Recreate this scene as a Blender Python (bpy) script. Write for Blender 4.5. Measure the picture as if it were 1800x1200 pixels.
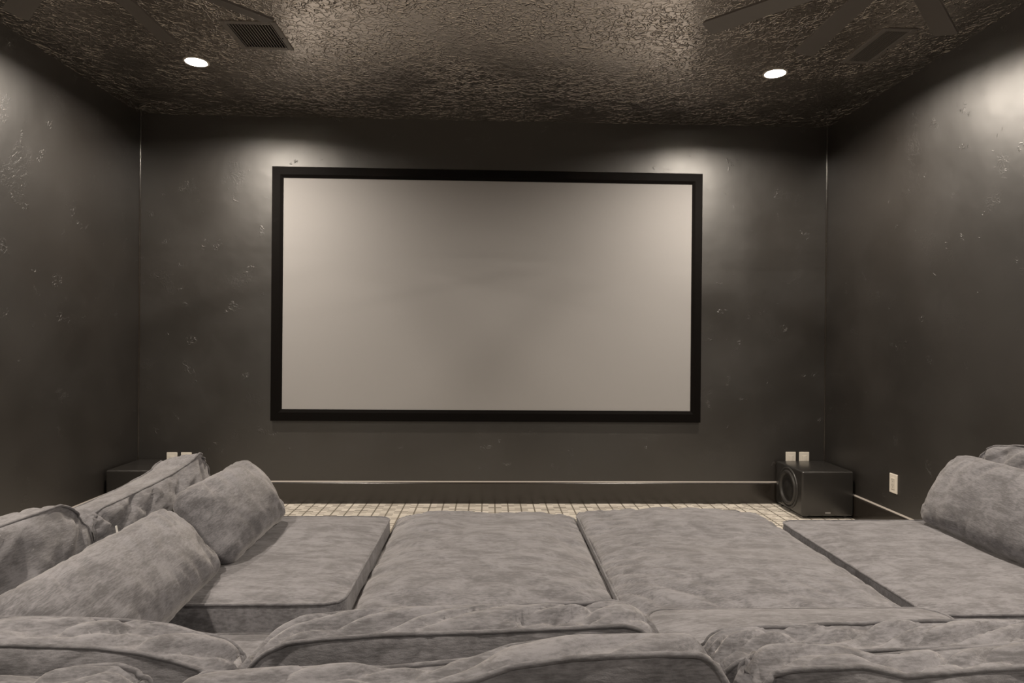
import bpy, bmesh, math
import numpy as np
from mathutils import Vector, Matrix

S = bpy.context.scene
for o in list(bpy.data.objects):
    bpy.data.objects.remove(o)
C = S.collection
R = math.radians

# ------------------------------------------------------------------ camera
cam = bpy.data.objects.new('camera', bpy.data.cameras.new('camera'))
C.objects.link(cam)
cam.data.sensor_width = 36.0
cam.data.lens = 36.0 * 1143 / 1800
cam.data.clip_start = 0.02
cam.location = (0, 0, 1.17)
cam.matrix_world = (Matrix.Translation((0, 0, 1.17)) @ Matrix.Rotation(R(-1.95), 4, 'Z')
                    @ Matrix.Rotation(R(90 - .13), 4, 'X') @ Matrix.Rotation(R(.5), 4, 'Z'))
S.camera = cam

# ------------------------------------------------------------------ world and exposure (closed room: only its lamps light it)
w = bpy.data.worlds.new('world')
S.world = w
w.use_nodes = True
w.node_tree.nodes['Background'].inputs[0].default_value = (0.02, 0.02, 0.02, 1)
w.node_tree.nodes['Background'].inputs[1].default_value = 0.2
S.view_settings.view_transform = 'Standard'
S.view_settings.look = 'None'
S.view_settings.gamma = 1
S.view_settings.use_curve_mapping = False
S.view_settings.exposure = -0.12
LAMP = 2700.0            # radiance of the downlight lenses
LAMP_REAR = 1900.0        # the pair at the rear of the room
LAMP_COL = (1.0, 0.885, 0.755, 1)

# room
XL, XR, YF, YB, ZC = -2.467, 2.445, 4.66, -2.9, 2.735


# ------------------------------------------------------------------ node helpers
def mat(name):
    m = bpy.data.materials.new(name)
    m.use_nodes = True
    return m, m.node_tree.nodes, m.node_tree.links, m.node_tree.nodes['Principled BSDF']


def simple(name, col, rough=.5, spec=.5, metal=0.0, bump=0.0, bscale=200.0):
    m, N, L, B = mat(name)
    B.inputs['Base Color'].default_value = (*col, 1)
    B.inputs['Roughness'].default_value = rough
    B.inputs['Specular IOR Level'].default_value = spec
    B.inputs['Metallic'].default_value = metal
    tc = N.new('ShaderNodeTexCoord')
    n = N.new('ShaderNodeTexNoise')
    n.inputs['Scale'].default_value = bscale
    n.inputs['Detail'].default_value = 3
    L.new(tc.outputs['Object'], n.inputs['Vector'])
    if bump:
        b = N.new('ShaderNodeBump')
        b.inputs['Strength'].default_value = bump
        b.inputs['Distance'].default_value = .001
        L.new(n.outputs['Fac'], b.inputs['Height'])
        L.new(b.outputs['Normal'], B.inputs['Normal'])
    return m


def math_node(N, L, op, a, b=None, c=None, clamp=False):
    n = N.new('ShaderNodeMath')
    n.operation = op
    n.use_clamp = clamp
    for i, v in enumerate((a, b, c)):
        if v is None:
            continue
        if isinstance(v, (int, float)):
            n.inputs[i].default_value = v
        else:
            L.new(v, n.inputs[i])
    return n.outputs[0]


def ramp(N, L, v, a, b, to0=0.0, to1=1.0):
    n = N.new('ShaderNodeMapRange')
    n.interpolation_type = 'SMOOTHSTEP'
    n.inputs['From Min'].default_value = a
    n.inputs['From Max'].default_value = b
    n.inputs['To Min'].default_value = to0
    n.inputs['To Max'].default_value = to1
    L.new(v, n.inputs['Value'])
    return n.outputs['Result']


def noise(N, L, vec, scale, detail=2.0, dist=0.0, rough=.5):
    n = N.new('ShaderNodeTexNoise')
    n.inputs['Scale'].default_value = scale
    n.inputs['Detail'].default_value = detail
    n.inputs['Distortion'].default_value = dist
    n.inputs['Roughness'].default_value = rough
    L.new(vec, n.inputs['Vector'])
    return n.outputs['Fac']


def worm(N, L, vec, scale, width, dist=0.6):
    """thin winding ridges: where a noise crosses its mean"""
    n = noise(N, L, vec, scale, 1.5, dist)
    d = math_node(N, L, 'ABSOLUTE', math_node(N, L, 'SUBTRACT', n, .5))
    return ramp(N, L, d, 0, width, 1, 0)


def mat_wall():
    m, N, L, B = mat('dark_painted_plaster')
    tc = N.new('ShaderNodeTexCoord')
    v = tc.outputs['Object']
    B.inputs['IOR'].default_value = 1.97
    big = noise(N, L, v, 1.4, 3)
    mix = N.new('ShaderNodeMix')
    mix.data_type = 'RGBA'
    mix.inputs['A'].default_value = (.009, .007, .0052, 1)
    mix.inputs['B'].default_value = (.013, .0102, .0078, 1)
    L.new(ramp(N, L, big, .35, .65), mix.inputs['Factor'])
    L.new(mix.outputs['Result'], B.inputs['Base Color'])
    rg = ramp(N, L, noise(N, L, v, 2.3, 4), .3, .7, .41, .49)
    L.new(rg, B.inputs['Roughness'])
    # sparse trowel marks
    mask = ramp(N, L, noise(N, L, v, 9, 2, .3), .64, .70)
    marks = math_node(N, L, 'MULTIPLY', worm(N, L, v, 26, .04, 1.2), math_node(N, L, 'MULTIPLY', mask, .6))
    mask2 = ramp(N, L, noise(N, L, v, 4.7, 2), .58, .68)
    marks2 = math_node(N, L, 'MULTIPLY', worm(N, L, v, 45, .05, .6), mask2)
    und = math_node(N, L, 'MULTIPLY', noise(N, L, v, 3, 3), 2.2)
    h = math_node(N, L, 'ADD', marks, math_node(N, L, 'ADD', math_node(N, L, 'MULTIPLY', marks2, .15), und))
    b = N.new('ShaderNodeBump')
    b.inputs['Strength'].default_value = .7
    b.inputs['Distance'].default_value = .003
    L.new(h, b.inputs['Height'])
    L.new(b.outputs['Normal'], B.inputs['Normal'])
    return m


def mat_ceiling():
    m, N, L, B = mat('dark_skip_trowel_ceiling')
    tc = N.new('ShaderNodeTexCoord')
    v = tc.outputs['Object']
    B.inputs['Base Color'].default_value = (.72, .66, .595, 1)
    B.inputs['Roughness'].default_value = .24
    B.inputs['Metallic'].default_value = 1.0
    dens = ramp(N, L, noise(N, L, v, 2.6, 3), .34, .6, .35, 1.0)
    h = math_node(N, L, 'ADD', worm(N, L, v, 16, .045, .9),
                  math_node(N, L, 'MULTIPLY', worm(N, L, v, 27, .06, .6), .7))
    h = math_node(N, L, 'MULTIPLY', h, dens)
    h = math_node(N, L, 'ADD', h, math_node(N, L, 'MULTIPLY', noise(N, L, v, 7, 2), .5))
    b = N.new('ShaderNodeBump')
    b.inputs['Strength'].default_value = .75
    b.inputs['Distance'].default_value = .0034
    L.new(h, b.inputs['Height'])
    L.new(b.outputs['Normal'], B.inputs['Normal'])
    return m


def mat_carpet():
    m, N, L, B = mat('plaid_woven_carpet')
    tc = N.new('ShaderNodeTexCoord')
    sx = N.new('ShaderNodeSeparateXYZ')
    L.new(tc.outputs['Object'], sx.inputs[0])
    x = math_node(N, L, 'DIVIDE', sx.outputs[0], .091)
    col = math_node(N, L, 'FLOOR', x)
    fx = math_node(N, L, 'FRACT', x)
    wn = N.new('ShaderNodeTexWhiteNoise')
    wn.noise_dimensions = '1D'
    L.new(col, wn.inputs['W'])
    y = math_node(N, L, 'ADD', math_node(N, L, 'DIVIDE', sx.outputs[1], .13), wn.outputs['Value'])
    row = math_node(N, L, 'FLOOR', y)
    fy = math_node(N, L, 'FRACT', y)
    cx = N.new('ShaderNodeCombineXYZ')
    L.new(col, cx.inputs[0])
    L.new(row, cx.inputs[1])
    w2 = N.new('ShaderNodeTexWhiteNoise')
    w2.noise_dimensions = '2D'
    L.new(cx.outputs[0], w2.inputs['Vector'])
    r = w2.outputs['Value']

    def line(f, c, wd):
        return math_node(N, L, 'LESS_THAN', math_node(N, L, 'ABSOLUTE', math_node(N, L, 'SUBTRACT', f, c)), wd)
    mx = line(fx, .5, .055)
    hy = line(fy, .5, .055)
    hy2 = math_node(N, L, 'MULTIPLY', line(fy, .22, .035), math_node(N, L, 'GREATER_THAN', r, .45))
    hy3 = math_node(N, L, 'MULTIPLY', line(fy, .78, .035), math_node(N, L, 'LESS_THAN', r, .6))
    a = math_node(N, L, 'MAXIMUM', mx, math_node(N, L, 'MAXIMUM', hy, math_node(N, L, 'MAXIMUM', hy2, hy3)))
    mix = N.new('ShaderNodeMix')
    mix.data_type = 'RGBA'
    mix.inputs['B'].default_value = (.13, .112, .09, 1)
    base = N.new('ShaderNodeMix')
    base.data_type = 'RGBA'
    base.inputs['A'].default_value = (.60, .56, .50, 1)
    base.inputs['B'].default_value = (.47, .435, .385, 1)
    L.new(r, base.inputs['Factor'])
    L.new(base.outputs['Result'], mix.inputs['A'])
    L.new(math_node(N, L, 'MULTIPLY', a, .9), mix.inputs['Factor'])
    L.new(mix.outputs['Result'], B.inputs['Base Color'])
    B.inputs['Roughness'].default_value = .95
    B.inputs['Specular IOR Level'].default_value = .1
    b = N.new('ShaderNodeBump')
    b.inputs['Strength'].default_value = .5
    b.inputs['Distance'].default_value = .002
    hh = math_node(N, L, 'SUBTRACT', noise(N, L, tc.outputs['Object'], 350, 2), a)
    L.new(hh, b.inputs['Height'])
    L.new(b.outputs['Normal'], B.inputs['Normal'])
    return m


def mat_velvet(name, k=1.0, tint=(1, 1, 1)):
    m, N, L, B = mat(name)
    tc = N.new('ShaderNodeTexCoord')
    oi = N.new('ShaderNodeObjectInfo')
    ad = N.new('ShaderNodeVectorMath')
    ad.operation = 'ADD'
    L.new(tc.outputs['Object'], ad.inputs[0])
    mu = N.new('ShaderNodeVectorMath')
    mu.operation = 'SCALE'
    mu.inputs[0].default_value = (7.3, 3.1, 5.7)
    L.new(oi.outputs['Random'], mu.inputs['Scale'])
    L.new(mu.outputs[0], ad.inputs[1])
    v = ad.outputs[0]
    mp = N.new('ShaderNodeMapping')
    mp.inputs['Scale'].default_value = (3.0, 11.0, 5.0)
    L.new(v, mp.inputs['Vector'])
    streak = noise(N, L, mp.outputs[0], 3.0, 6, .7, .66)
    patch = noise(N, L, v, 10, 6, .8, .68)
    mp2 = N.new('ShaderNodeMapping')
    mp2.inputs['Scale'].default_value = (60.0, 320.0, 150.0)
    L.new(v, mp2.inputs['Vector'])
    fine = noise(N, L, mp2.outputs[0], 1.0, 2, 0, .6)
    f = math_node(N, L, 'ADD', math_node(N, L, 'MULTIPLY', streak, .5),
                  math_node(N, L, 'ADD', math_node(N, L, 'MULTIPLY', patch, .5),
                            math_node(N, L, 'MULTIPLY', math_node(N, L, 'SUBTRACT', fine, .5), .40)))
    f = ramp(N, L, f, .36, .64)
    mix = N.new('ShaderNodeMix')
    mix.data_type = 'RGBA'
    a = (.107 * k * tint[0], .1045 * k * tint[1], .111 * k * tint[2], 1)
    c = (.212 * k * tint[0], .209 * k * tint[1], .224 * k * tint[2], 1)
    mix.inputs['A'].default_value = a
    mix.inputs['B'].default_value = c
    L.new(f, mix.inputs['Factor'])
    L.new(mix.outputs['Result'], B.inputs['Base Color'])
    B.inputs['Roughness'].default_value = .85
    B.inputs['Specular IOR Level'].default_value = .15
    B.inputs['Sheen Weight'].default_value = .35
    B.inputs['Sheen Roughness'].default_value = .45
    B.inputs['Sheen Tint'].default_value = (.9, .86, .83, 1)
    b = N.new('ShaderNodeBump')
    b.inputs['Strength'].default_value = .35
    b.inputs['Distance'].default_value = .0012
    L.new(math_node(N, L, 'ADD', noise(N, L, v, 420, 2), math_node(N, L, 'MULTIPLY', fine, .7)), b.inputs['Height'])
    b2 = N.new('ShaderNodeBump')
    b2.inputs['Strength'].default_value = .5
    b2.inputs['Distance'].default_value = .006
    L.new(noise(N, L, mp.outputs[0], 2.0, 3, .4), b2.inputs['Height'])
    L.new(b2.outputs['Normal'], b.inputs['Normal'])
    L.new(b.outputs['Normal'], B.inputs['Normal'])
    return m


def mat_emit(name, col, st):
    m, N, L, B = mat(name)
    B.inputs['Base Color'].default_value = (.8, .8, .8, 1)
    B.inputs['Emission Color'].default_value = col
    B.inputs['Emission Strength'].default_value = st
    return m


M = {
    'wall': mat_wall(), 'ceiling': mat_ceiling(), 'carpet': mat_carpet(),
    'velvet': mat_velvet('grey_velvet'),
    'piping': mat_velvet('grey_velvet_piping', .85),
    'lens': mat_emit('lamp_lens', LAMP_COL, LAMP),
    'lens_dim': mat_emit('lamp_lens_dimmed', LAMP_COL, LAMP_REAR),
    'trim_white': simple('lamp_trim', (.55, .52, .48), .5),
    'screen': simple('projection_screen_fabric', (.315, .308, .306), .75, .2, 0, .2, 900),
    'frame': simple('black_velvet_frame', (.004, .0032, .0028), .6, .06, 0, .3, 700),
    'paint': simple('dark_semi_gloss_paint', (.018, .0145, .0115), .22, .9, 0, .12, 60),
    'fan': simple('dark_fan_blade', (.13, .115, .102), .35, .8, 0, .1, 30),
    'fan_hub': simple('dark_fan_metal', (.03, .027, .024), .35, .5, .4),
    'vent': simple('dark_vent_metal', (.18, .163, .146), .4, .5),
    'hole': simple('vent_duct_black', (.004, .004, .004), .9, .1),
    'sub': simple('black_speaker_vinyl', (.018, .0165, .015), .27, .9, 0, .4, 500),
    'rubber': simple('speaker_rubber', (.03, .028, .026), .38, .5),
    'cone': simple('speaker_cone', (.014, .013, .012), .5, .4),
    'badge': simple('speaker_badge', (.28, .27, .26), .4, .5, .3),
    'plate': simple('off_white_plastic', (.70, .655, .58), .4, .5),
    'insert': simple('off_white_insert', (.60, .56, .49), .45, .5),
    'slot': simple('outlet_slot', (.03, .028, .025), .6, .3),
    'foot': simple('dark_wood_foot', (.03, .02, .013), .45, .5, 0, .3, 40),
    'pale_trim': simple('pale_trim_strip', (.34, .31, .28), .5, .5),
    'tag': simple('white_fabric_tag', (.8, .79, .76), .8, .1),
}


# ------------------------------------------------------------------ mesh helpers
def tag(o, label=None, cat=None, group=None, kind=None):
    if label: o['label'] = label
    if cat: o['category'] = cat
    if group: o['group'] = group
    if kind: o['kind'] = kind
    return o


def link(name, me, m, parent=None, smooth=False):
    o = bpy.data.objects.new(name, me)
    C.objects.link(o)
    if m is not None and not me.materials:
        me.materials.append(M[m] if isinstance(m, str) else m)
    if parent is not None:
        o.parent = parent
    if smooth:
        me.shade_smooth()
    return o


def empty(name, loc=(0, 0, 0), rot=(0, 0, 0)):
    o = bpy.data.objects.new(name, None)
    C.objects.link(o)
    o.location = loc
    o.rotation_euler = rot
    o.empty_display_size = .1
    return o


def bm_mesh(bm, name='mesh'):
    bmesh.ops.recalc_face_normals(bm, faces=bm.faces)
    me = bpy.data.meshes.new(name)
    bm.to_mesh(me)
    bm.free()
    return me


def add_box(bm, x0, x1, y0, y1, z0, z1, bevel=0.0, seg=2):
    r = bmesh.ops.create_cube(bm, size=1)
    vs = r['verts']
    for v in vs:
        v.co = Vector(((x0 + x1) / 2 + v.co.x * (x1 - x0), (y0 + y1) / 2 + v.co.y * (y1 - y0),
                       (z0 + z1) / 2 + v.co.z * (z1 - z0)))
    if bevel:
        es = list({e for v in vs for e in v.link_edges})
        bmesh.ops.bevel(bm, geom=es, offset=bevel, segments=seg, profile=.5, affect='EDGES')


def box(name, m, x0, x1, y0, y1, z0, z1, bevel=0.0, seg=2, parent=None):
    bm = bmesh.new()
    add_box(bm, x0, x1, y0, y1, z0, z1, bevel, seg)
    return link(name, bm_mesh(bm, name), m, parent, smooth=False)


def lathe_bm(prof, n=48, axis='Z'):
    """revolve (radius, height) profile"""
    bm = bmesh.new()
    rings = []
    for r, h in prof:
        if r < 1e-6:
            rings.append([bm.verts.new((0, 0, h))])
        else:
            rings.append([bm.verts.new((r * math.cos(2 * math.pi * i / n), r * math.sin(2 * math.pi * i / n), h))
                          for i in range(n)])
    for a, b in zip(rings, rings[1:]):
        for i in range(n):
            j = (i + 1) % n
            q = [a[i % len(a)], a[j % len(a)], b[j % len(b)], b[i % len(b)]]
            q2 = []
            for v in q:
                if v not in q2:
                    q2.append(v)
            if len(q2) > 2:
                bm.faces.new(q2)
    if axis == 'X':
        for v in bm.verts:
            v.co = Vector((v.co.z, v.co.x, v.co.y))
    return bm


def lathe(name, m, prof, n=48, axis='Z', parent=None):
    return link(name, bm_mesh(lathe_bm(prof, n, axis), name), m, parent, smooth=True)


# ------------------------------------------------------------------ the room
def slab(name, m, x0, x1, y0, y1, z0, z1):
    return tag(box(name, m, x0, x1, y0, y1, z0, z1), kind='structure')


T = .12
slab('floor', 'carpet', XL - T, XR + T, YB - T, YF + T, -T, 0)
slab('ceiling', 'ceiling', XL - T, XR + T, YB - T, YF + T, ZC + .10, ZC + .10 + T)
slab('wall_front', 'wall', XL - T, XR + T, YF, YF + T, 0, ZC + .1)
slab('wall_left', 'wall', XL - T, XL, YB, YF, 0, ZC + .1)
slab('wall_right', 'wall', XR, XR + T, YB, YF, 0, ZC + .1)
slab('wall_back', 'wall', XL - T, XR + T, YB - T, YB, 0, ZC + .1)

LIGHTS = [(-1.682, 3.76), (1.646, 3.735), (-1.67, 1.05), (1.65, 1.05), (-1.67, -1.2), (1.65, -1.2)]
LR = .058
VENTS = [(-1.345, -1.081, 3.265, 3.565), (1.948, 2.106, 3.17, 3.56)]


def ceiling_sheet():
    """visible ceiling skin with round holes for the recessed lamps and the vents cut in"""
    bm = bmesh.new()
    import itertools
    xs = sorted({XL, XR} | {c + s * .12 for c, _ in LIGHTS for s in (-1, 1)} | {v for a in VENTS for v in a[:2]})
    ys = sorted({YB, YF} | {c + s * .12 for _, c in LIGHTS for s in (-1, 1)} | {v for a in VENTS for v in a[2:]})

    def inside(cx, cy):
        for (lx, ly) in LIGHTS:
            if abs(cx - lx) < .12 and abs(cy - ly) < .12:
                return True
        for (a, b, c, d) in VENTS:
            if a < cx < b and c < cy < d:
                return True
        return False
    for (a, b) in zip(xs, xs[1:]):
        for (c, d) in zip(ys, ys[1:]):
            if b - a < 1e-6 or d - c < 1e-6 or inside((a + b) / 2, (c + d) / 2):
                continue
            bm.faces.new([bm.verts.new(p) for p in ((a, c, ZC), (a, d, ZC), (b, d, ZC), (b, c, ZC))])
    n = 48
    for (lx, ly) in LIGHTS:
        inn, out = [], []
        for i in range(n):
            t = 2 * math.pi * (i + .5) / n
            c, s = math.cos(t), math.sin(t)
            k = .12 / max(abs(c), abs(s))
            inn.append(bm.verts.new((lx + LR * c, ly + LR * s, ZC)))
            out.append(bm.verts.new((lx + k * c, ly + k * s, ZC)))
        for i in range(n):
            j = (i + 1) % n
            bm.faces.new([inn[i], inn[j], out[j], out[i]])
        for sx in (-1, 1):
            for sy in (-1, 1):
                cv = Vector((lx + sx * .12, ly + sy * .12, ZC))
                near = sorted(out, key=lambda v: (v.co - cv).length)[:2]
                bm.faces.new([near[0], near[1], bm.verts.new(cv)])
    bmesh.ops.remove_doubles(bm, verts=bm.verts, dist=1e-5)
    bmesh.ops.recalc_face_normals(bm, faces=bm.faces)
    for f in bm.faces:
        if f.normal.z > 0:
            f.normal_flip()
    me = bpy.data.meshes.new('ceiling_skin')
    bm.to_mesh(me)
    bm.free()
    return link('ceiling_skin', me, 'ceiling', bpy.data.objects['ceiling'])


ceiling_sheet()


def baseboard(name, p0, p1, nrm):
    """board with an eased top edge running p0 -> p1, thickness along nrm"""
    h, t, e = .152, .016, .008
    e = .011
    prof = [(0, 0), (t, 0)] + [(t - e + e * math.cos(k * math.pi / 12), h - e + e * math.sin(k * math.pi / 12)) for k in range(7)] + [(0, h)]
    bm = bmesh.new()
    a = [bm.verts.new((p0[0] + nrm[0] * u, p0[1] + nrm[1] * u, v)) for u, v in prof]
    b = [bm.verts.new((p1[0] + nrm[0] * u, p1[1] + nrm[1] * u, v)) for u, v in prof]
    k = len(prof)
    for i in range(k):
        j = (i + 1) % k
        bm.faces.new([a[i], a[j], b[j], b[i]])
    bm.faces.new(a)
    bm.faces.new(b)
    o = tag(link(name, bm_mesh(bm, name), 'paint'), kind='structure')
    # thin pale bead, evenly coloured, running along the top of the board
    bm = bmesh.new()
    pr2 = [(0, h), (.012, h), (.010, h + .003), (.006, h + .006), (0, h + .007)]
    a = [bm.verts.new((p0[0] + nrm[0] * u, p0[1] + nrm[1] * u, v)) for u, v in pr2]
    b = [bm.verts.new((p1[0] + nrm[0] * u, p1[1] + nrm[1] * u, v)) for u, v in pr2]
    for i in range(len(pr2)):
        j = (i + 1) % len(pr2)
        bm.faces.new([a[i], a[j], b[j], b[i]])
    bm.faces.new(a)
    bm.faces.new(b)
    link('pale_bead', bm_mesh(bm), 'pale_trim', o)
    return o


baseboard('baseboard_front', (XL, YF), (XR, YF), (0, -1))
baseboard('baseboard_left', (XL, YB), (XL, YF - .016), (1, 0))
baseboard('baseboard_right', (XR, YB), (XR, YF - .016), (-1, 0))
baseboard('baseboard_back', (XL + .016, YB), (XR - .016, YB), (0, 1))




def corner_bead(name, x, sx):
    r = .007
    bm = bmesh.new()
    pts = [(x, YF)] + [(x + sx * r * (1 - math.sin(k * math.pi / 8)), YF - r * (1 - math.cos(k * math.pi / 8))) for k in range(5)]
    a = [bm.verts.new((p[0], p[1], .152)) for p in pts]
    b = [bm.verts.new((p[0], p[1], ZC)) for p in pts]
    for i in range(len(pts)):
        j = (i + 1) % len(pts)
        bm.faces.new([a[i], a[j], b[j], b[i]])
    return tag(link(name, bm_mesh(bm, name), 'paint', smooth=True), kind='structure')


corner_bead('trim_1', XL, 1)
corner_bead('trim_2', XR, -1)


# ------------------------------------------------------------------ recessed downlights
def downlight(x, y, label):
    t = empty('recessed_downlight', (x, y, ZC))
    tag(t, label, 'downlight', 'recessed ceiling downlights')
    lathe('trim_ring', 'trim_white', [(LR - .004, .0), (LR - .003, -.003), (LR + .006, -.004), (LR + .012, -.002),
                                      (LR + .012, .0)], 48, parent=t)
    lathe('baffle', 'trim_white', [(LR - .004, .0), (LR - .006, .022), (LR - .006, .05), (0, .05)], 48, parent=t)
    lathe('lens', 'lens' if y > 0 else 'lens_dim', [(0, .014), (LR - .007, .014)], 48, parent=t)
    return t


LL = ['glowing round downlight by the screen wall, next to the square slatted vent',
      'glowing round downlight by the screen wall, next to the narrow dark vent',
      'round ceiling downlight above the sofa back, on the walkway side',
      'round ceiling downlight above the sofa back, on the power outlet side',
      'round ceiling downlight at the rear of the room, on the walkway side',
      'round ceiling downlight at the rear of the room, on the power outlet side']
for (x, y), lb in zip(LIGHTS, LL):
    downlight(x, y, lb)


# ------------------------------------------------------------------ ceiling vents
def vent(x0, x1, y0, y1, n, label):
    t = empty('ceiling_vent', ((x0 + x1) / 2, (y0 + y1) / 2, ZC))
    tag(t, label, 'vent', 'ceiling vents')
    w, d = (x1 - x0) / 2, (y1 - y0) / 2
    rim = .022
    bm = bmesh.new()
    add_box(bm, -w - .006, -w + rim, -d - .006, d + .006, -.006, .002, .002, 1)
    add_box(bm, w - rim, w + .006, -d - .006, d + .006, -.006, .002, .002, 1)
    add_box(bm, -w + rim, w - rim, -d - .006, -d + rim, -.006, .002, .002, 1)
    add_box(bm, -w + rim, w - rim, d - rim, d + .006, -.006, .002, .002, 1)
    link('frame', bm_mesh(bm), 'vent', t)
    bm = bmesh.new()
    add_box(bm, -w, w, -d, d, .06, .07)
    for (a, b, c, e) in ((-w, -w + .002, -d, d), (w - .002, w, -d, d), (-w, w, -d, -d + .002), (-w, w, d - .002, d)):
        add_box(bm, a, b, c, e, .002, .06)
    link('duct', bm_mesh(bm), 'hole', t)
    iw = w - rim
    bm = bmesh.new()
    add_box(bm, -.0014, .0014, -d + rim, d - rim, -.010, .010)
    me = bm_mesh(bm, 'slat')
    for i in range(n):
        s = link('slat', me, 'vent', t)
        s.location = (-iw + (i + .5) * 2 * iw / n, 0, .004)
        s.rotation_euler = (0, R(-10), 0)
    bm = bmesh.new()
    for sy in (-1,):
        bmesh.ops.create_uvsphere(bm, u_segments=8, v_segments=6, radius=.004,
                                  matrix=Matrix.Translation((w - rim / 2, d * .1, -.006)))
    link('screw', bm_mesh(bm), 'hole', t)


vent(*VENTS[0], 15, 'square slatted dark metal ceiling vent beside a glowing downlight')
vent(*VENTS[1], 9, 'narrow dark ceiling vent near the side wall with the power outlet')


# ------------------------------------------------------------------ ceiling fans
def blade_mesh():
    bm = bmesh.new()
    pr = [(.13, .034), (.2, .037), (.45, .041), (.69, .043), (.702, .041), (.708, .035)]
    th = .0045
    top, bot = [], []
    for r, hw in pr:
        top.append((bm.verts.new((-hw, r, th)), bm.verts.new((hw, r, th))))
        bot.append((bm.verts.new((-hw, r, -th)), bm.verts.new((hw, r, -th))))
    for i in range(len(pr) - 1):
        bm.faces.new([top[i][0], top[i][1], top[i + 1][1], top[i + 1][0]])
        bm.faces.new([bot[i][0], bot[i][1], bot[i + 1][1], bot[i + 1][0]])
        for s in (0, 1):
            bm.faces.new([top[i][s], top[i + 1][s], bot[i + 1][s], bot[i][s]])
    for i in (0, -1):
        bm.faces.new([top[i][0], top[i][1], bot[i][1], bot[i][0]])
    return bm_mesh(bm, 'blade')


BLADE = blade_mesh()
bmb = bmesh.new()
add_box(bmb, -.014, .014, .06, .17, -.004, .004, .002, 1)
IRON = bm_mesh(bmb, 'blade_iron')


def fan(x, y, z, label, rot0=0.0):
    t = empty('ceiling_fan', (x, y, z))
    tag(t, label, 'ceiling fan', 'many-bladed ceiling fans')
    lathe('motor_housing', 'fan_hub', [(0, -.06), (.05, -.058), (.085, -.04), (.1, -.01), (.1, .05), (.085, .075),
                                       (.03, .085), (0, .085)], 40, parent=t)
    lathe('downrod', 'fan_hub', [(.013, .08), (.013, ZC - z - .03)], 20, parent=t)
    lathe('canopy', 'fan_hub', [(.013, ZC - z - .07), (.05, ZC - z - .055), (.07, ZC - z - .01), (.072, ZC - z)], 32, parent=t)
    for k in range(8):
        a = rot0 + k * math.pi / 4
        b = link('blade', BLADE, 'fan', t)
        b.rotation_euler = (Matrix.Rotation(a, 3, 'Z') @ Matrix.Rotation(R(12), 3, 'Y')).to_euler()
        b.location = (0, 0, .0)
        i = link('blade_iron', IRON, 'fan_hub', t)
        i.rotation_euler = b.rotation_euler
        i.location = (0, 0, -.0095)
    return t


fan(-1.40, 2.16, 2.45, 'dark eight-bladed ceiling fan on the square vent side of the room')
fan(1.375, 2.13, 2.45, 'dark eight-bladed ceiling fan on the power outlet side of the room')

# ------------------------------------------------------------------ projection screen
SX0, SX1, SZ0, SZ1 = -1.539, 1.519, .588, 2.376
IX0, IX1, IZ0, IZ1 = -1.462, 1.446, .669, 2.299
scr = empty('projector_screen', ((SX0 + SX1) / 2, YF, SZ0))
tag(scr, 'large blank grey projection screen in a black frame on the end wall', 'projection screen')


def frame_bar(name, o0, o1, i1, i0):
    """one mitred bar: outer edge o0->o1, inner edge i0->i1 (x, z), rounded front face"""
    bm = bmesh.new()
    y0, y1, y2 = YF - .001, YF - .036, YF - .028
    def P(x, z, y): return bm.verts.new((x - scr.location.x, y - YF, z - SZ0))
    def mixp(a, b, t): return (a[0] + (b[0] - a[0]) * t, a[1] + (b[1] - a[1]) * t)
    st = [(0, y0), (0, y1 + .003), (.04, y1), (.72, y1), (1, y2), (1, y0)]
    A = [P(*mixp(o0, i0, t), y) for t, y in st]
    Bv = [P(*mixp(o1, i1, t), y) for t, y in st]
    k = len(st)
    for i in range(k):
        j = (i + 1) % k
        bm.faces.new([A[i], A[j], Bv[j], Bv[i]])
    bm.faces.new(A)
    bm.faces.new(Bv)
    link(name, bm_mesh(bm), 'frame', scr)


frame_bar('frame_bar', (SX0, SZ1), (SX1, SZ1), (IX1, IZ1), (IX0, IZ1))
frame_bar('frame_bar', (SX1, SZ1), (SX1, SZ0), (IX1, IZ0), (IX1, IZ1))
frame_bar('frame_bar', (SX1, SZ0), (SX0, SZ0), (IX0, IZ0), (IX1, IZ0))
frame_bar('frame_bar', (SX0, SZ0), (SX0, SZ1), (IX0, IZ1), (IX0, IZ0))
sf = box('screen_surface', 'screen', IX0 - .003 - scr.location.x, IX1 + .003 - scr.location.x, -.024, -.020,
         IZ0 - .003 - SZ0, IZ1 + .003 - SZ0, parent=scr)
sf['label'] = 'blank matte grey screen fabric'


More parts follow.
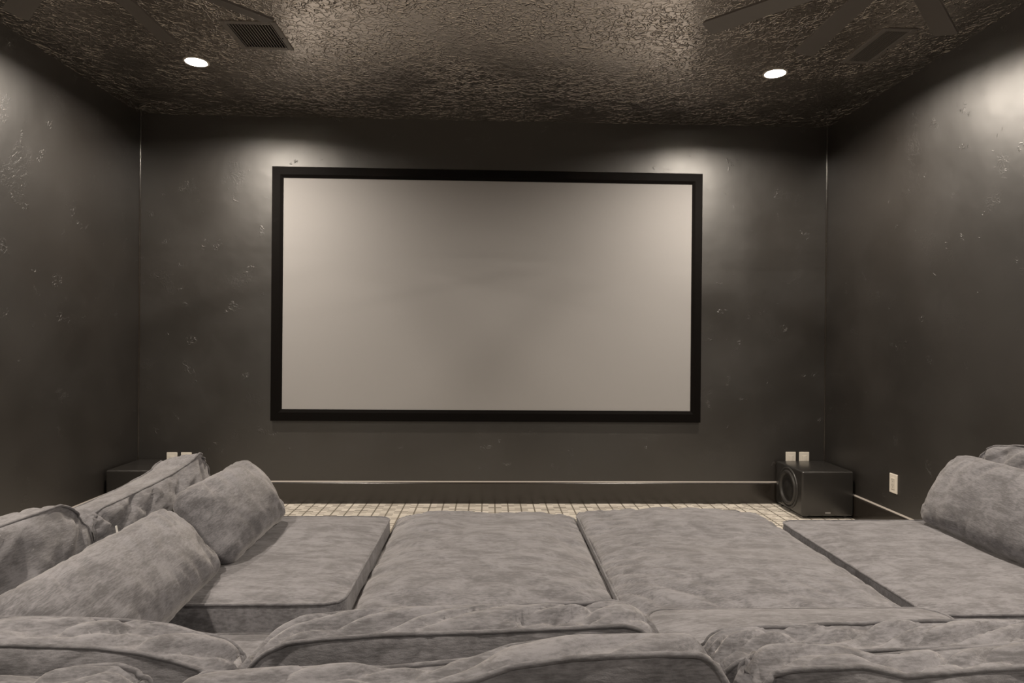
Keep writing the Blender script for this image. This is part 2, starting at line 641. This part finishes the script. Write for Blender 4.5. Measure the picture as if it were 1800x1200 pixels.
# ------------------------------------------------------------------ subwoofers
def subwoofer(x0, y0, side, label):
    """cabinet with its near corner at x0,y0; side=-1 driver faces -x, +1 faces +x"""
    W, D, H, fz = .350, .395, .298, .018
    t = empty('subwoofer', (x0 + W / 2, y0 + D / 2, 0))
    tag(t, label, 'subwoofer', 'subwoofers in the front corners')
    bm = bmesh.new()
    add_box(bm, -W / 2, W / 2, -D / 2, D / 2, fz, fz + H, .013, 4)
    cab = bm_mesh(bm)
    cab.shade_smooth()
    c = link('cabinet', cab, 'sub', t)
    # driver
    d = empty  # noqa
    r = .128
    cz = fz + H * .5
    prof_ring = [(r + .012, 0), (r + .012, .005), (r + .006, .008), (r - .004, .007), (r - .006, .003)]
    prof_sur = [(r - .006, .003)] + [(r - .006 - .028 * k / 8, .003 + .013 * math.sin(math.pi * k / 8)) for k in range(1, 9)]
    prof_cone = [(r - .034, .003), (r - .036, .001), (.06, .0006), (.05, .004), (.03, .009), (0, .011)]
    for nm, mt, pf in (('driver_ring', 'rubber', prof_ring), ('surround', 'rubber', prof_sur), ('cone', 'cone', prof_cone)):
        o = lathe(nm, mt, [(a, b) for a, b in pf], 56, 'X', parent=t)
        o.location = (side * W / 2, 0, cz)
        if side < 0:
            o.rotation_euler = (0, 0, math.pi)
    b = box('badge', 'badge', -.018, .018, -D / 2 - .002, -D / 2 + .001, fz + .018, fz + .028, .001, 1, parent=t)
    b['label'] = 'small grey maker badge'
    for sx in (-1, 1):
        for sy in (-1, 1):
            o = lathe('foot', 'rubber', [(0, 0), (.014, 0), (.017, .004), (.017, fz + .003), (0, fz + .003)], 20, parent=t)
            o.location = (sx * (W / 2 - .04), sy * (D / 2 - .04), 0)
    return t


subwoofer(2.076, 4.238, -1, 'black cube subwoofer standing on the carpet below the power outlet side corner')
subwoofer(XL + .02, 4.238, 1, 'black cube subwoofer half hidden behind the grey back cushions')


# ------------------------------------------------------------------ wall plates
def wall_plate(loc, rz, label, duplex=False, group=None):
    t = empty('wall_plate', loc, (0, 0, rz))
    tag(t, label, 'wall plate', group)
    bm = bmesh.new()
    add_box(bm, -.037, .037, -.007, -.0002, -.058, .058, .003, 2)
    link('cover', bm_mesh(bm), 'plate', t)
    bm = bmesh.new()
    add_box(bm, -.017, .017, -.0095, -.006, -.034, .034, .0015, 1)
    link('insert', bm_mesh(bm), 'insert', t)
    if duplex:
        for s in (-1, 1):
            for dx, w, z0, z1 in ((-.006, .0012, .004, .012), (.006, .0012, .005, .011), (0, .0022, -.006, -.002)):
                bm = bmesh.new()
                add_box(bm, dx - w, dx + w, -.0098, -.0085, s * .017 + z0, s * .017 + z1)
                link('slot', bm_mesh(bm), 'slot', t)
    else:
        bm = bmesh.new()
        add_box(bm, -.012, .012, -.011, -.0085, -.028, .028, .002, 1)
        link('rocker', bm_mesh(bm), 'plate', t)
    return t


g = 'wall plates behind the subwoofers'
wall_plate((2.194, YF, .316), 0, 'off-white wall plate above the fully visible subwoofer, farther from the side wall', group=g)
wall_plate((2.293, YF, .316), 0, 'off-white wall plate above the fully visible subwoofer, closer to the side wall', group=g)
wall_plate((-2.230, YF, .300), 0, 'off-white wall plate above the half hidden subwoofer, closer to the side wall', group=g)
wall_plate((-2.131, YF, .300), 0, 'off-white wall plate above the half hidden subwoofer, touching the cushion outline', group=g)
wall_plate((XR, 3.84, .325), R(-90), 'off-white duplex power outlet low on the dark side wall', duplex=True)


# ------------------------------------------------------------------ cushions
def h3(ix, iy, iz, seed):
    n = (ix * 374761393 + iy * 668265263 + iz * 2147483647 + seed * 974634777) & 0xffffffff
    n = ((n ^ (n >> 13)) * 1274126177) & 0xffffffff
    n = (n ^ (n >> 16)) & 0xffff
    return n.astype(np.float64) / 65535.0 * 2 - 1


def vnoise(x, y, z, seed=0):
    """smooth value noise, -1..1"""
    x, y, z = np.broadcast_arrays(np.asarray(x, float), np.asarray(y, float), np.asarray(z, float))
    i, j, k = np.floor(x).astype(np.int64), np.floor(y).astype(np.int64), np.floor(z).astype(np.int64)
    fx, fy, fz = x - i, y - j, z - k
    fx, fy, fz = [f * f * f * (f * (f * 6 - 15) + 10) for f in (fx, fy, fz)]
    r = 0
    for a in (0, 1):
        for b in (0, 1):
            for c in (0, 1):
                r = r + h3(i + a, j + b, k + c, seed) * (fx if a else 1 - fx) * (fy if b else 1 - fy) * (fz if c else 1 - fz)
    return r


def sstep(t):
    t = np.clip(t, 0, 1)
    return t * t * (3 - 2 * t)


def cushion(name, W, H, TH, crown=(.03, .03), p=2.4, q=.7, rc=.05, gb=.008, wr=(.004, 24, .07, .4),
            gw=(.003, 20, .3), low=(.006, 4.5), seed=1, deform=None, cell=.011, seams=(1, -1), pr=.0042,
            mat_='velvet', parent=None, near=1.0):
    """box cushion: face axes x (W) and y (H), thickness z (TH) with a gusset band, puckered seams and piping"""
    nu, nv, nw = max(8, int(W / cell)), max(8, int(H / cell)), max(5, int(TH / cell) + 3)

    def outline(a, b):
        x, y = a * W / 2, b * H / 2
        qx, qy = np.clip(x, -(W / 2 - rc), W / 2 - rc), np.clip(y, -(H / 2 - rc), H / 2 - rc)
        dx, dy = x - qx, y - qy
        ln = np.sqrt(dx * dx + dy * dy)
        k = np.where(ln > 1e-9, np.maximum(abs(dx), abs(dy)) / np.maximum(ln, 1e-9), 1)
        return qx + dx * k, qy + dy * k

    def shape(P):
        a, b, c = P[:, 0], P[:, 1], P[:, 2]
        onf = np.abs(c) > .99999
        x, y = outline(a, b)
        # plan: edges drawn in a little between the corners
        g = lambda t: np.maximum(0, 1 - np.abs(t) ** p) ** q
        cr = np.where(c > 0, crown[0], crown[1])
        z = c * TH / 2 + np.where(onf, np.sign(c) * cr * g(a) * g(b), 0)
        # pucker on faces, from each of the four edges inward
        A, fr, Lw, sk = wr
        for (s, d, w_) in ((x, (1 - b) * H / 2, 0), (x, (1 + b) * H / 2, 1), (y, (1 - a) * W / 2, 2), (y, (1 + a) * W / 2, 3)):
            f0 = vnoise((s + sk * d) * fr, d * 5, c * 3 + w_ * 11.3, seed)
            f1 = vnoise((s + sk * 1.7 * d) * fr * 2.1, d * 7, c * 3 + w_ * 7.7 + 40, seed + 5)
            pk = .55 - 1.35 * np.exp(-(f0 / .28) ** 2) + .35 * f1
            amp = A * np.where(c > 0, near, 1.0) * np.exp(-d / Lw) * (1 - np.exp(-d / .012))
            z = z + np.where(onf, np.sign(c) * amp * pk, 0)
        z = z + np.where(onf, np.sign(c) * low[0] * vnoise(x * low[1] + 3, y * low[1], c * 2, seed + 9) *
                         np.minimum(1, np.minimum(1 - np.abs(a), 1 - np.abs(b)) * 5), 0)
        # gusset: bulge and pleats
        side = ~onf
        nx = np.where(np.abs(a) > .99999, np.sign(a), 0)
        ny = np.where(np.abs(b) > .99999, np.sign(b), 0)
        ln = np.maximum(np.sqrt(nx * nx + ny * ny), 1e-9)
        s = np.where(np.abs(b) > .99999, x, y)
        bul = gb * (1 - c * c) * (1 + .5 * vnoise(s * 5, 0, nx + 2 * ny, seed + 3))
        pl = gw[0] * (1 - c * c) ** .6 * (.6 - 1.5 * np.exp(-(vnoise((s + gw[2] * c * TH) * gw[1], c * .9, nx * 3 + ny * 7, seed + 4) / .3) ** 2))
        dsp = np.where(side, bul + pl, 0)
        x = x + nx / ln * dsp
        y = y + ny / ln * dsp
        Q = np.stack([x, y, z], 1)
        if deform is not None:
            Q = deform(Q)
        return Q

    lu, lv, lw = np.linspace(-1, 1, nu + 1), np.linspace(-1, 1, nv + 1), np.linspace(-1, 1, nw + 1)
    # finer rows close to the seams
    ez = lambda t: np.sign(t) * (1 - (1 - np.abs(t)) ** 1.35)
    lu, lv = ez(lu), ez(lv)
    verts, faces, off = [], [], 0

    def patch(ga, gb_, fn, flip):
        nonlocal off
        A_, B_ = np.meshgrid(ga, gb_, indexing='ij')
        P = fn(A_.ravel(), B_.ravel())
        verts.append(P)
        n, m_ = len(ga), len(gb_)
        idx = np.arange(n * m_).reshape(n, m_) + off
        f = np.stack([idx[:-1, :-1], idx[1:, :-1], idx[1:, 1:], idx[:-1, 1:]], -1).reshape(-1, 4)
        faces.append(f[:, ::-1] if flip else f)
        off += n * m_
    one = lambda a: np.ones_like(a)
    patch(lu, lv, lambda a, b: np.stack([a, b, one(a)], 1), False)
    patch(lu, lv, lambda a, b: np.stack([a, b, -one(a)], 1), True)
    patch(lu, lw, lambda a, c: np.stack([a, -one(a), c], 1), False)
    patch(lu, lw, lambda a, c: np.stack([a, one(a), c], 1), True)
    patch(lv, lw, lambda b, c: np.stack([one(b), b, c], 1), False)
    patch(lv, lw, lambda b, c: np.stack([-one(b), b, c], 1), True)
    P = np.concatenate(verts)
    Fc = np.concatenate(faces)
    key = np.round(P * 1e6).astype(np.int64)
    _, first, inv = np.unique(key, axis=0, return_index=True, return_inverse=True)
    inv = inv.ravel()
    Q = shape(P[first])
    me = bpy.data.meshes.new(name)
    me.from_pydata(Q.tolist(), [], inv[Fc].tolist())
    me.shade_smooth()
    o = link(name, me, mat_, parent)
    # piping along the seams
    for c in seams:
        loop = np.concatenate([np.stack([lu[:-1], -np.ones(nu)], 1), np.stack([np.ones(nv), lv[:-1]], 1),
                               np.stack([lu[::-1][:-1], np.ones(nu)], 1), np.stack([-np.ones(nv), lv[::-1][:-1]], 1)])
        L3 = shape(np.concatenate([loop, np.full((len(loop), 1), float(c))], 1))
        n = len(L3)
        t = np.roll(L3, -1, 0) - np.roll(L3, 1, 0)
        t /= np.maximum(np.linalg.norm(t, axis=1, keepdims=True), 1e-9)
        up = np.tile(np.array([[0, 0, 1.0]]), (n, 1))
        sd = np.cross(t, up)
        sd /= np.maximum(np.linalg.norm(sd, axis=1, keepdims=True), 1e-9)
        up = np.cross(sd, t)
        k = 6
        ring = np.stack([L3 + pr * (math.cos(2 * math.pi * i / k) * sd + math.sin(2 * math.pi * i / k) * up)
                         for i in range(k)], 1).reshape(-1, 3)
        fs = []
        for i in range(n):
            j = (i + 1) % n
            for q_ in range(k):
                r_ = (q_ + 1) % k
                fs.append((i * k + q_, i * k + r_, j * k + r_, j * k + q_))
        pm = bpy.data.meshes.new('piping')
        pm.from_pydata(ring.tolist(), [], fs)
        pm.shade_smooth()
        link('piping', pm, 'piping', o)
    return o


def place(o, loc, rot, label, cat='cushion', group=None):
    o.location = loc
    o.rotation_euler = [R(a) for a in rot]
    return tag(o, label, cat, group)


def top_profile(xs, zs, half):
    """raise / lower the upper part (local +y) of an upright cushion along its width"""
    def f(Q):
        d = np.interp(Q[:, 0], xs, zs)
        Q[:, 1] = Q[:, 1] + d * sstep((Q[:, 1] + half * .2) / (half * 1.2))
        return Q
    return f


# ------------------------------------------------------------------ sectional sofa frame
sofa = empty('sectional_sofa', (.42, 1.6, 0))
tag(sofa, 'large grey velvet sectional sofa frame carrying the loose cushions', 'sofa')


def sofa_part(name, x0, x1, y0, y1, z0, z1, bevel=.03):
    bm = bmesh.new()
    add_box(bm, x0 - .42, x1 - .42, y0 - 1.6, y1 - 1.6, z0, z1, bevel, 4)
    me = bm_mesh(bm)
    me.shade_smooth()
    return link(name, me, 'velvet', sofa)


ZD = .245
sofa_part('seat_base', -1.33, 2.16, .73, 1.715, .06, ZD)
sofa_part('chaise_base', -1.33, -.40, 1.72, 2.66, .06, ZD)
sofa_part('chaise_base', 1.19, 2.16, 1.72, 2.66, .06, ZD)
sofa_part('backrest', -1.56, 2.40, .50, .725, .06, .63, .05)
sofa_part('side_rest', -1.56, -1.335, .73, 2.66, .06, .465, .05)
sofa_part('side_rest', 2.165, 2.40, .73, 2.66, .06, .465, .05)
for fx, fy in ((-1.5, .56), (2.33, .56), (-1.5, 2.58), (2.33, 2.58), (-.48, 2.58), (1.24, 2.58), (.42, .56)):
    bm = bmesh.new()
    add_box(bm, fx - .03 - .42, fx + .03 - .42, fy - .03 - 1.6, fy + .03 - 1.6, 0, .065, .004, 1)
    link('foot', bm_mesh(bm), 'foot', sofa)

# seat cushions of the sofa row (mostly under the back cushions)
GS = 'seat cushions of the sectional sofa'
ST = .395
for x0, x1, y1, th, lb in ((-1.02, -.395, 1.775, .115, 'pale grey sofa seat cushion seen between two upright back cushions'),
                   (-.388, .370, 1.712, .115, 'grey sofa seat cushion behind the two ottomans, under a back cushion'),
                   (.378, 1.138, 1.712, .115, 'grey sofa seat cushion under the flat lying cushion'),
                   (1.146, 1.89, 1.715, .15, 'grey sofa seat cushion at the chaise on the power outlet side')):
    c = cushion('seat_cushion', x1 - x0, y1 - 1.012, th, (.018, .006), p=4, q=.8, seed=int(x0 * 10) + 40, cell=.02, rc=.05, gb=.001, gw=(.001, 18, .2))
    place(c, ((x0 + x1) / 2, (y1 + 1.012) / 2, ZD + .006 + th / 2 + .004), (0, 0, 0), lb, 'cushion', GS)

# chaise seat cushions (boxy, with piping)
GC = 'chaise seat cushions'
c = cushion('chaise_cushion', .625, .875, .19, (.016, .006), p=5, q=.8, rc=.055, gb=.006, wr=(.003, 22, .06, .3),
            gw=(.0015, 16, .3), low=(.004, 4), seed=11)
place(c, (-.7075, 2.2225, ZD + .008 + .098), (0, 0, 0), 'boxy grey velvet chaise cushion under two loose throw pillows', 'cushion', GC)
c = cushion('chaise_cushion', .70, .925, .175, (.016, .006), p=5, q=.8, rc=.055, gb=.006, wr=(.003, 22, .06, .3),
            gw=(.0015, 16, .3), low=(.004, 4), seed=12)
place(c, (1.553, 2.19, ZD + .008 + .0905), (0, 0, 0), 'boxy grey velvet chaise cushion under a single throw pillow', 'cushion', GC)


# ottomans in the middle
def ottoman(x0, x1, y0, y1, seed, th, crown, label):
    t = empty('ottoman', ((x0 + x1) / 2, (y0 + y1) / 2, 0))
    tag(t, label, 'ottoman', 'puffy ottomans between the chaises')
    w, d = (x1 - x0) / 2, (y1 - y0) / 2
    bm = bmesh.new()
    add_box(bm, -w + .012, w - .012, -d + .015, d - .015, .06, .25, .02, 3)
    me = bm_mesh(bm)
    me.shade_smooth()
    link('base', me, 'velvet', t)
    c = cushion('cushion_top', 2 * w, 2 * d, th, (crown, .0), p=3.2, q=.6, rc=.085, gb=.004, wr=(.010, 14, .15, .6),
                gw=(.001, 16, .3), low=(.011, 3.6), seed=seed, seams=(1,), cell=.010, parent=t)
    c.location = (0, 0, .25 + th / 2)
    for sx in (-1, 1):
        for sy in (-1, 1):
            bm = bmesh.new()
            add_box(bm, sx * (w - .07) - .025, sx * (w - .07) + .025, sy * (d - .07) - .025, sy * (d - .07) + .025, 0, .065, .004, 1)
            link('foot', bm_mesh(bm), 'foot', t)


ottoman(-.385, .372, 1.725, 2.86, 21, .145, .072, 'puffy grey ottoman beside the chaise that carries two throw pillows')
ottoman(.380, 1.178, 1.725, 2.86, 22, .165, .052, 'puffy grey ottoman beside the chaise that carries one throw pillow')

# back cushions along the side rests
GB = 'upright back cushions of the sectional sofa'
sidewr = (.013, 10, .22, 1.3)
c = cushion('back_cushion', .78, .46, .15, (.05, .03), p=2.4, rc=.07, wr=sidewr, gw=(.004, 17, .5), low=(.010, 5), seed=31,
            deform=top_profile([-.39, -.2, 0, .2, .33, .39], [-.05, -.050, -.045, -.032, -.004, -.016], .23))
place(c, (-1.165, 2.265, .478), (90 - 12, 0, 90), 'wrinkled grey back cushion whose top edge crosses the half hidden subwoofer', 'cushion', GB)
c = cushion('back_cushion', .78, .46, .15, (.05, .03), p=2.4, rc=.07, wr=sidewr, gw=(.004, 17, .5), low=(.010, 5), seed=32,
            deform=top_profile([-.39, 0, .3, .39], [.03, .035, .03, .0], .23))
place(c, (-1.165, 1.475, .447), (90 - 12, 0, 90), 'wrinkled grey back cushion behind the larger throw pillow', 'cushion', GB)
for yc, sd, lb in ((2.22, 33, 'grey back cushion against the side wall, behind the lone throw pillow'),
                   (1.43, 34, 'grey back cushion against the side wall, next to the sofa corner')):
    c = cushion('back_cushion', .78, .50, .15, (.05, .03), p=2.4, rc=.08, wr=sidewr, gw=(.004, 17, .5), low=(.010, 5), seed=sd,
                deform=top_profile([-.39, -.2, 0, .39], [-.02, .01, .02, .0], .25))
    place(c, (2.062, yc, .512), (90 - 12, 0, -90), lb, 'cushion', GB)

# throw pillows
GP = 'loose throw pillows on the chaises'
pw = (.011, 20, .06, .5)
c = cushion('throw_pillow', .54, .262, .05, (.062, .045), p=2.3, q=.52, rc=.05, seams=(), wr=pw, gw=(.003, 24, .4), low=(.006, 6), seed=41)
place(c, (-.885, 2.305, .577), (90 - 36, 0, 90), 'smaller grey velvet throw pillow at the far end of the chaise', 'pillow', GP)
c = cushion('throw_pillow', .74, .255, .05, (.065, .045), p=2.3, q=.52, rc=.06, seams=(), wr=pw, gw=(.003, 24, .4), low=(.008, 6), seed=42)
place(c, (-.905, 1.66, .543), (90 - 42, 0, 92), 'larger grey velvet throw pillow with a tiny white tag on its top edge', 'pillow', GP)
bm = bmesh.new()
add_box(bm, -.004, .004, -.0006, .0006, 0, .024)
tg = link('care_tag', bm_mesh(bm), 'tag', c)
tg.location = (.16, .133, -.02)
tg.rotation_euler = (R(-60), 0, 0)
c = cushion('throw_pillow', .66, .31, .05, (.065, .045), p=2.3, q=.52, rc=.06, seams=(), wr=pw, gw=(.003, 24, .4), low=(.006, 6), seed=43)
place(c, (1.848, 2.265, .577), (90 - 30, 0, -90), 'grey velvet throw pillow leaning against the side wall cushions', 'pillow', GP)

# cushion lying flat in front of the back row
c = cushion('flat_cushion', .79, .46, .05, (.022, .008), p=4, q=.7, rc=.06, wr=(.002, 20, .05, .3), gw=(.001, 20, .3), low=(.004, 4), seed=51)
place(c, (.805, 1.475, ST + .004 + .035), (0, 0, 0), 'smooth grey cushion lying flat between an ottoman and a back cushion', 'cushion')

# front layer of back cushions (on the seats)
def upright(x0, x1, y0, th, z0, z1, seed, label, prof, name='back_cushion', group=GB, crown=(.02, .035), rc=.05, gw=(.004, 15, .6), lean=0, gb=.006, wr=(.006, 18, .08, .4), cell=.009, low=(.006, 5), zp=0.0):
    W, H = x1 - x0, z1 - z0
    c = cushion(name, W, H, th, crown, p=2.6, rc=rc, gb=gb, wr=wr, gw=gw, low=low, seed=seed, cell=cell, near=.3,
                deform=top_profile([v - (x0 + x1) / 2 for v in prof[0]], [v - zp - z1 for v in prof[1]], H / 2))
    return place(c, ((x0 + x1) / 2, y0 + th / 2, (z0 + z1) / 2), (90 + lean, 0, 0), label, 'cushion', group)


Z0 = ST + .02
WR = (.013, 13, .08, .7)
upright(-1.09, -.415, 1.05, .10, Z0, .680, 61, 'grey back cushion with its wide top band pleated, in front of the larger pillow',
        ([-1.1, -.75, -.62, -.55, -.49, -.42], [.685, .682, .677, .668, .652, .63]), wr=WR, gw=(.015, 20, .6), crown=(.02, .06))
upright(-.395, .288, 1.05, .10, Z0, .70, 62, 'grey back cushion with a corded top seam before the two ottomans',
        ([-.39, -.32, -.26, -.17, 0, .22, .28], [.65, .682, .688, .694, .698, .706, .692]), wr=WR, gw=(.019, 18, 1.1))
upright(.375, 1.13, 1.05, .10, Z0, .66, 63, 'crumpled grey back cushion before the flat lying cushion',
        ([.38, .42, .49, .6, .8, .95, 1.1], [.64, .652, .658, .662, .668, .666, .655]), wr=(.016, 13, .1, .8), gw=(.019, 18, 1.1))
# rear layer of back cushions (against the backrest)
upright(-1.21, -.452, .80, .075, ZD + .02, .722, 71, 'rumpled grey back cushion against the backrest on the walkway side',
        ([-1.2, -.643, -.59, -.57, -.5, -.45], [.735, .735, .732, .745, .752, .748]), lean=-7, zp=.023, wr=(.016, 12, .12, .8), gw=(.017, 15, .8))
upright(-.430, .318, .80, .075, ZD + .02, .745, 72, 'wide plump grey back cushion against the backrest, in the middle of the sofa',
        ([-.43, -.39, -.18, -.15, -.02, .03, .11, .22, .28, .33], [.72, .738, .748, .744, .755, .772, .782, .786, .784, .76]), lean=-7, zp=.023, wr=WR, gw=(.013, 13, .8))
upright(.345, 1.10, .80, .075, ZD + .02, .745, 73, 'rumpled grey back cushion against the backrest on the power outlet side',
        ([.33, .366, .43, .49, .545, .63, .75, 1.1], [.745, .765, .768, .768, .756, .762, .769, .768]), lean=-7, zp=.023, wr=(.020, 10, .14, .9), gw=(.018, 14, .9))
